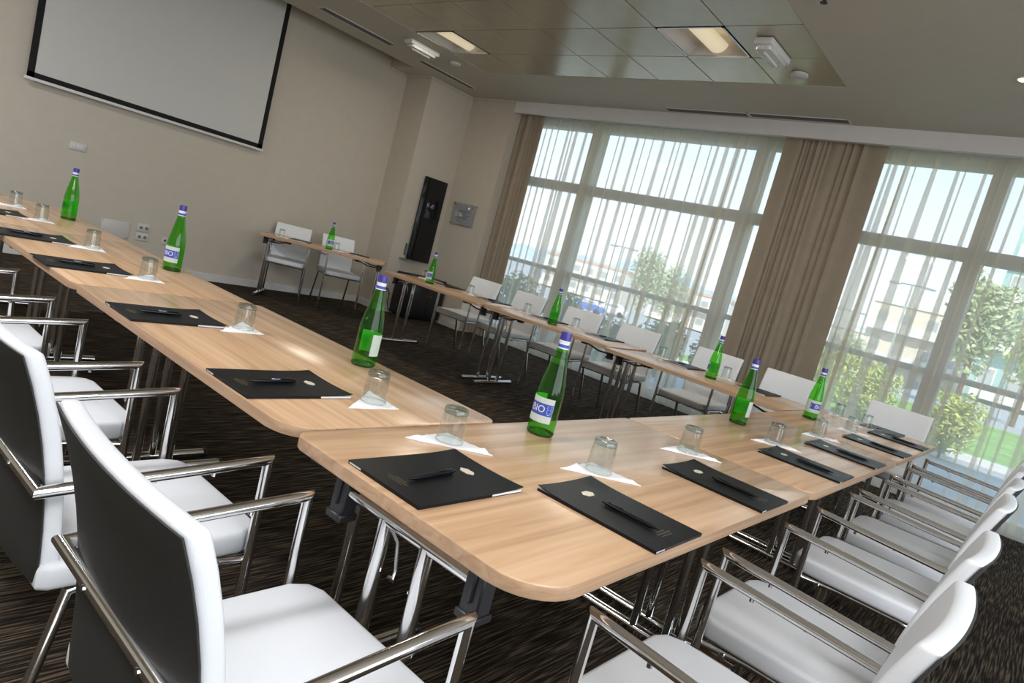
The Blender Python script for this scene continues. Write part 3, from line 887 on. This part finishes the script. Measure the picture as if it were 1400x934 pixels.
def toward_cam(x, y): return math.degrees(math.atan2(-y, -x))
for x, y, d, lab in ((1.41, 4.80, 178, 'green bottle at far left, its label turned away, below the switch plate'),
                     (1.435, 3.32, -73, 'green bottle with blue and white label second from the left'),
                     (1.46, 1.79, 118, 'large green bottle with bright green side, on the left row before the corner chairs'),
                     (1.63, 1.12, -70, 'largest green bottle, label to the left, on the nearest corner table'),
                     (3.16, 1.09, 136, 'green bottle with bright green side on the near row, in front of the far chairs'),
                     (4.31, 1.08, 14, 'green bottle on the near row in front of the right voile curtain, label facing front'),
                     (4.66, 1.89, -146, 'green bottle on the window row beside the wide drape edge'),
                     (4.66, 3.38, 178, 'green bottle in the middle of the window row, its label turned away'),
                     (4.62, 4.95, -85, 'small distant green bottle just under the black wall panel'),
                     (4.60, 6.72, 0, 'small distant green bottle on the corner table before two white chairs')):
    bottle(x, y, toward_cam(x, y)+d, lab)

# place settings ------------------------------------------------
GG, GNP, GFO, GPE = 'upturned tumblers on napkins', 'folded white napkins', 'black folders at the seats', 'pens on the folders'
# left row: people at -x; napkin right angle towards (+x,-y)
L_where = ['on the left row, nearest the large bottle with the green side', 'on the left row, second from the camera', 'on the left row, third from the camera',
           'on the left row, fourth from the camera, below the blank wall plate', 'on the left row, just left of the farthest bottle', 'at the far left end of the left row']
for k, (x, y) in enumerate(((1.207, 1.40), (1.215, 2.17), (1.19, 2.965), (1.185, 3.64), (1.18, 4.46), (1.175, 4.98))):
    glass_setting(k, x, y, -PI/2, L_where[k], GG, GNP)
for k, (x, y, w_) in enumerate(((1.005, 1.545, 'on the left row, nearest the camera'), (.998, 2.27, 'on the left row, second from the camera'),
                                (.98, 3.07, 'on the left row, third from the camera'), (.965, 3.74, 'on the left row, fourth, cut by photo edge'),
                                (.955, 4.52, 'on the left row, farthest, only a tip showing'))):
    folder_setting(x, y, -PI/2, 1, .004, -.026, R(random.uniform(-3, 4)), w_, GFO, GPE)
# corner seat
glass_setting(1, 1.222, 1.10, 0, 'on the corner table above the folder lying crosswise', GG, GNP)
folder_setting(1.02, .922, -PI/2, 0, .006, -.023, R(5), 'lying crosswise on the nearest corner table', GFO, GPE)
# near row: people at -y
N_where = ['on the nearest corner table, second tumbler toward the windows', 'on the near row, third tumbler toward the windows', 'on the near row, in front of the bottle with the green side',
           'on the near row, before the bottle with front-facing label', 'on the last near-row table, left of two standing close', 'on the last near-row table, right of two standing close']
for k, (x, y) in enumerate(((1.537, .843), (2.168, .88), (2.965, .85), (3.66, .855), (4.36, .855), (4.795, .868))):
    glass_setting(k+2, x, y, 0, N_where[k], GG, GNP)
for x, w_ in ((1.34, 'lengthwise on the nearest corner table, largest in its row'), (1.955, 'second from the camera in the right row'), (2.775, 'third from the camera in the right row'),
              (3.395, 'fourth from the camera in the right row'), (4.09, 'fifth from the camera in the right row'), (4.71, 'sixth from the camera in the right row')):
    folder_setting(x, .655, R(random.uniform(-1, 1)), 0, -.014, -.033, R(random.uniform(-6, 4)), w_, GFO, GPE)
# window row: people at +x; right angle towards (-x,+y)
F_where = ['behind the distant bottle under the black panel', 'on the window row, left of the first far chair back', 'on the window row, left of the middle bottle', 'on the window row, right of the middle bottle',
           'on the window row, right of the middle table joint', 'on the window row, right of the bottle at the drape edge', 'at the window end, right of the bottle facing front']
for k, (x, y) in enumerate(((4.90, 5.33), (4.86, 4.60), (4.87, 3.85), (4.98, 3.36), (4.92, 2.44), (4.955, 1.90), (4.96, 1.075))):
    glass_setting(k+1, x, y, PI/2, F_where[k], GG, GNP)
for x, y, w_ in ((4.925, 4.99, 'on the window row, farthest, below the notice'), (4.925, 4.33, 'on the window row, before the second far chair'), (4.93, 3.62, 'on the window row, behind the middle bottle'),
                 (4.975, 3.03, 'on the window row, before the fourth far chair'), (4.90, 2.22, 'on the window row, left of the bottle at the drape edge'), (4.86, 1.60, 'on the window row, before the wide drape'),
                 (4.992, .80, 'at the window end before the last far chair')):
    folder_setting(x, y, PI/2+R(random.uniform(-3, 3)), 0, .02, .0, R(4), w_, GFO, GPE)
# corner table
glass_setting(0, 4.19, 7.08, ang+PI, 'at the left end of the far corner table', GG, GNP)
glass_setting(1, 4.715, 6.745, ang+PI, 'on the far corner table, right beside its bottle', GG, GNP)
folder_setting(4.43, 7.06, ang+PI, 0, .01, 0, 0, 'on the far corner table before its left chair', GFO, GPE)
folder_setting(4.985, 6.645, ang+PI, 0, .01, 0, 0, 'on the far corner table before its right chair', GFO, GPE)

# ------------------------------------------------------------------ outside the windows
GZ = -.15
def smooth(t): t = max(0, min(1, t)); return t*t*(3-2*t)
def gz(x, y): return GZ-.012-2.5*smooth((x-17)/26)*smooth((y-5)/7)
bm = bmesh.new(); xs = [7.42, 8, 10, 12.9, 13.5, 15, 17]+[17+2.2*k for k in range(1, 13)]+[50, 70, 100, 160, 250, 400]; ys = [-60, -30, -12, 0, 3, 5]+[5+.7*k for k in range(1, 11)]+[16, 22, 30, 45, 80, 160, 320]
gg = [[bm.verts.new((x, y, gz(x, y))) for x in xs] for y in ys]
for j in range(len(ys)-1):
    for i in range(len(xs)-1): bm.faces.new((gg[j][i], gg[j][i+1], gg[j+1][i+1], gg[j+1][i]))
struct('ground', bm, M['asphalt'])
o = struct('paving', B(((7.42, -30, GZ-.01), (13.4, 60, GZ))), M['paving'], smooth=False)
struct('kerb', B(((13.4, -30, GZ-.01), (13.65, 60, GZ+.10))), M['white'], smooth=False)
bm = bmesh.new(); n = 30
gv = [[bm.verts.new((13.65+12*i/n, -25+32*j/n, GZ+.02+.12*math.sin(PI*i/n)+.05*noise.noise(Vector((i*.4, j*.5, 0))))) for i in range(n+1)] for j in range(n+1)]
for j in range(n):
    for i in range(n): bm.faces.new((gv[j][i], gv[j][i+1], gv[j+1][i+1], gv[j+1][i]))
o = build('lawn', bm, M['lawn']); tag(o, 'bright mown lawn beyond the paving outside the right window', 'lawn', kind='stuff')

def leaves(bm, c, rad, n, s, rnd, stretch=1.0):
    for _ in range(n):
        while True:
            p = Vector((rnd.uniform(-1, 1), rnd.uniform(-1, 1), rnd.uniform(-1, 1)))
            if .25 < p.length < 1: break
        q = Vector((c[0]+p.x*rad[0], c[1]+p.y*rad[1], c[2]+p.z*rad[2]))
        a = Vector((rnd.gauss(0, 1), rnd.gauss(0, 1), rnd.gauss(0, .7))).normalized()
        b = a.cross(Vector((rnd.gauss(0, 1), rnd.gauss(0, 1), rnd.gauss(0, 1)))).normalized()
        L = s*rnd.uniform(.7, 1.4); W = L*.32
        v = [bm.verts.new(q-a*L), bm.verts.new(q+b*W), bm.verts.new(q+a*L), bm.verts.new(q-b*W)]
        bm.faces.new(v)
def plant(name, cat, x, y, h, w, n, s, mat, label, group, trunk=.0, seed=0, core=True):
    rnd = random.Random(seed); t = thing(name, label, cat, (x, y, gz(x, y)+.01), 0, group)
    bm = bmesh.new()
    for k in range(7):
        a = rnd.uniform(0, 6.28); rr = rnd.uniform(.1, .5)*w
        zz = trunk*h+(1-trunk)*h*rnd.uniform(.3, .75)
        leaves(bm, (rr*math.cos(a), rr*math.sin(a), zz), (w*.55, w*.55, (1-trunk)*h*.34), n//7, s, rnd)
    build('foliage', bm, mat, t, smooth=False)
    bm = bmesh.new()
    tube(bm, [(0, 0, -.02), (.03*h*.2, 0, trunk*h*.6+.1), (0, .02, trunk*h+.25*h)], max(.02, .03*h*.6), 8)
    for k in range(4):
        a = rnd.uniform(0, 6.28)
        tube(bm, [(0, 0, trunk*h+.1*h), (w*.3*math.cos(a), w*.3*math.sin(a), trunk*h+(1-trunk)*h*.6)], max(.01, .012*h*.6), 6)
    build('stem' if trunk < .1 else 'trunk', bm, M['bark'], t)
    return t
GS = 'shrubs outside the windows'
for k, (x, y, h, w, mat, lab) in enumerate((
        (9.1, 7.6, 1.10, .55, 'leaf', 'green shrub outside, farthest left, beside the narrow drape'),
        (9.0, 6.4, 1.0, .5, 'leaf', 'green shrub outside, behind the second far chair'),
        (9.2, 5.4, .85, .45, 'leaf', 'low green shrub outside, right of the middle bottle'),
        (9.0, 4.6, 1.0, .42, 'leaf', 'green shrub outside, just left of the right-hand mullion'),
        (9.1, 3.75, 1.05, .42, 'leaf', 'green shrub outside, closest to the wide drape on its left'),
        (12.6, 3.75, 1.3, .7, 'leafy', 'yellow-green bush outside, closest to the wide drape on its right'),
        (12.5, 2.55, 1.25, .65, 'leafy', 'yellow-green bush outside, behind the bottle with front-facing label'),
        (12.5, 1.15, 1.05, .55, 'leafy', 'yellow-green bush outside, above the last far chair'))):
    plant('shrub', 'shrub', x, y, h, w, (3600 if mat == 'leafy' else 2200), .045, M[mat], lab, GS, seed=20+k)
GT = 'trees beyond the lawn'
for k, (x, y, h, w, mat, lab) in enumerate((
        (46, 25.8, 7.2, 1.5, 'leafo', 'slender pale green tree beyond the left window'),
        (52, 26.6, 6.8, 1.9, 'leafo', 'round distant tree right of the slender one, near the drape'),
        (27, 2.55, 4.6, 1.25, 'leafo', 'large olive green tree outside the right window'),
        (30, 1.0, 5.0, 1.4, 'leafy', 'yellow-green tree at the right edge beyond the lawn'),
        (40, 9.3, 3.6, 1.3, 'leafo', 'small dark tree left of the beige building'))):
    plant('garden_tree', 'tree', x, y, h, w, 2600, .15, M[mat], lab, GT, trunk=.28, seed=50+k)

def building(x, y, wx, wy, h, mat, floors, cols, label, roof=None):
    t = thing('apartment_building', label, 'building', (x, y, gz(x, y)))
    build('wall', B(((0, -wy/2, 0), (wx, wy/2, h))), mat, t, smooth=False)
    build('parapet', B(((-.15, -wy/2-.15, h), (wx, wy/2+.15, h+.35))), roof or M['facadew'], t, smooth=False)
    for f in range(floors):
        z = h*(f+.28)/floors
        for c in range(cols):
            yy = -wy/2+wy*(c+.5)/cols
            w_ = build('window', B(((-.06, yy-wy/cols*.28, z), (.02, yy+wy/cols*.28, z+h/floors*.5))), M['facadew'], t, smooth=False)
            build('glass', B(((-.075, yy-wy/cols*.22, z+.12), (-.05, yy+wy/cols*.22, z+h/floors*.5-.1))), M['winglass'], w_, smooth=False)
        build('balcony', B(((-.9, -wy/2+.3, z-.5), (0, wy/2-.3, z-.35)), ((-.9, -wy/2+.3, z-.35), (-.85, wy/2-.3, z+.3))), M['facadew'], t, smooth=False)
    return t
building(64, 10.2, 8, 7.5, 7.6, M['facade'], 3, 4, 'beige terraced building seen through the right window, tallest one')
building(74, 18.6, 8, 6, 5.2, M['facadew'], 2, 3, 'paler low building left of the beige terraced one')
building(48, 2.0, 8, 4.6, 11, M['teal'], 4, 3, 'teal glazed building at the right edge')
building(90, 62, 9, 16, 5.5, M['facadew'], 2, 6, 'long pale building far off behind the left window', M['roofred'])
building(88, 42, 9, 12, 5.0, M['facadew'], 2, 5, 'low pale building far off right of the left mullion', M['roofred'])
# hazy hills
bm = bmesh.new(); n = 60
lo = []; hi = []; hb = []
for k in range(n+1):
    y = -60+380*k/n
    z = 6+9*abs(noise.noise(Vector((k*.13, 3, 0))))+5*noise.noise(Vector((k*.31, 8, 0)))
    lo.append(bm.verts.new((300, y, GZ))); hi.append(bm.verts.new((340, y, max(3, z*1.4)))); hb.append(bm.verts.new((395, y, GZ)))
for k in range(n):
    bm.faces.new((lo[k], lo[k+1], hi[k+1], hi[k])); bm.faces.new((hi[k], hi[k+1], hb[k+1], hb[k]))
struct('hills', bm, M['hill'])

def car(x, y, rz, paint, label):
    t = thing('parked_car', label, 'car', (x, y, gz(x, y)), rz, 'cars on the road outside')
    side = [(-2.05, .35), (-2.1, .75), (-1.75, .92), (-1.2, 1.38), (.35, 1.42), (1.05, .95), (1.9, .82), (2.1, .6), (2.08, .35)]
    bm = bmesh.new()
    rows = [[bm.verts.new((px, yy*(1 if pz < .95 else .8), pz)) for px, pz in side] for yy in (-.85, .85)]
    m_ = len(side)
    for k in range(m_): bm.faces.new((rows[0][k], rows[0][(k+1) % m_], rows[1][(k+1) % m_], rows[1][k]))
    bm.faces.new(rows[0]); bm.faces.new(rows[1][::-1])
    build('body', bm, paint, t, smooth=False)
    for yy in (-1, 1):
        build('side_window', B(((-1.0, yy*.775-.02, .98), (.45, yy*.775+.02, 1.30))), M['winglass'], t, smooth=False)
        for xx in (-1.3, 1.3): build('wheel', T([(xx, yy*.66, .31), (xx, yy*.88, .31)], .31, 18), M['tyre'], t)
car(58, 38.6, PI/2+.5, M['carblue'], 'blue car on the road outside, right of the middle bottle')
car(66, 40.5, PI/2+.4, M['carwhite'], 'white car on the road outside, behind the slender tree')
def lamp_post(x, y, label):
    t = thing('street_lamp', label, 'street lamp', (x, y, gz(x, y)), 0, 'street lamps beyond the lawn')
    build('pole', T([(0, 0, 0), (0, 0, 6.5)], .06, 8), M['steel'], t)
    build('arm', T([(0, -.9, 6.5), (0, .9, 6.5)], .04, 8), M['steel'], t)
    for s in (-1, 1): build('lamp_head', B(((-.15, s*.9-.3, 6.4), (.15, s*.9+.3, 6.52)), bev=.03), M['steel'], t)
lamp_post(44, 27.3, 'street lamp outside the left window, beside the mullion')
lamp_post(44, 8.0, 'street lamp outside the right window, in front of the beige building')
lamp_post(60, 14.5, 'street lamp outside the right window, close to the wide drape')

# ------------------------------------------------------------------ light
w = bpy.data.worlds.new('sky'); SC.world = w; w.use_nodes = True
nt = w.node_tree; bg = nt.nodes['Background']
tc = nt.nodes.new('ShaderNodeTexCoord'); sp = nt.nodes.new('ShaderNodeSeparateXYZ')
nt.links.new(tc.outputs['Generated'], sp.inputs[0])
rp = ramp(nt, [(0.0, (.93, .95, .97)), (.08, (.90, .95, 1.0)), (.35, (.60, .80, 1.0)), (1.0, (.30, .55, .95))])
nt.links.new(sp.outputs['Z'], rp.inputs['Fac'])
nt.links.new(rp.outputs['Color'], bg.inputs['Color']); bg.inputs['Strength'].default_value = 1.75

def light(name, typ, energy, loc, target, color=(1, 1, 1), **k):
    d = bpy.data.lights.new(name, typ); d.energy = energy; d.color = color
    for a, b in k.items(): setattr(d, a, b)
    o = bpy.data.objects.new(name, d); COL.objects.link(o); o.location = loc
    o.rotation_euler = (Vector(target)-Vector(loc)).to_track_quat('-Z', 'Y').to_euler()
    return o
light('sun', 'SUN', 5.5, (0, 0, 20), (6.2, 3.0, 14.2), (1, .95, .86), angle=R(.6))
# main fill, added in the invented rear window behind the camera
light('rear_area_fill', 'AREA', 100, (.7, YB-.05, 1.75), (.7, 4, 1.35), (.95, .97, 1), shape='RECTANGLE', size=7.2, size_y=2.3)
# area fills added under the ceiling behind the camera to brighten the near seats
light('added_fill_rear_left', 'AREA', 80, (-.9, -.6, ZC-.02), (-.3, .3, 0), (.97, .98, 1), shape='SQUARE', size=1.2)
light('added_fill_near', 'AREA', 60, (1.2, -.9, ZC-.02), (1.6, .8, .5), (.97, .98, 1), shape='SQUARE', size=1.2)
for lx, ly in ((-.67, 2.8), (-.67, 5.7)):
    light('added_fill_left', 'AREA', 72, (lx, ly, ZC-.02), (lx, ly, 0), (.98, .98, 1), shape='SQUARE', size=.55)  # unseen fill added below the tiles, without a fitting
for lx, ly in ((4.858, 5.738), (4.858, 2.824)):
    light('ceiling_light_lamp', 'AREA', 13, (lx, ly, ZC-.005), (lx, ly, 0), (1, .92, .78), shape='SQUARE', size=.4)
light('downlight_lamp', 'SPOT', 30, (5.44, .75, ZC-.02), (5.44, .75, 0), (1, .9, .75), spot_size=R(70), shadow_soft_size=.04)
# sky portals at the window openings
for y0, y1 in ((-3.2, 2.0), (2.0, 6.42)):
    o = light('window_portal', 'AREA', 1, (7.41, (y0+y1)/2, 1.6), (0, (y0+y1)/2, 1.6), shape='RECTANGLE', size=y1-y0, size_y=2.9)
    o.data.cycles.is_portal = True

SC.view_settings.view_transform = 'Standard'; SC.view_settings.look = 'None'
SC.view_settings.gamma = 1; SC.view_settings.exposure = 0.17; SC.view_settings.use_curve_mapping = False
cy = SC.cycles
cy.use_denoising = True
cy.max_bounces = 10; cy.transparent_max_bounces = 32; cy.diffuse_bounces = 5; cy.glossy_bounces = 4
cy.caustics_reflective = False; cy.caustics_refractive = False; cy.sample_clamp_indirect = 6
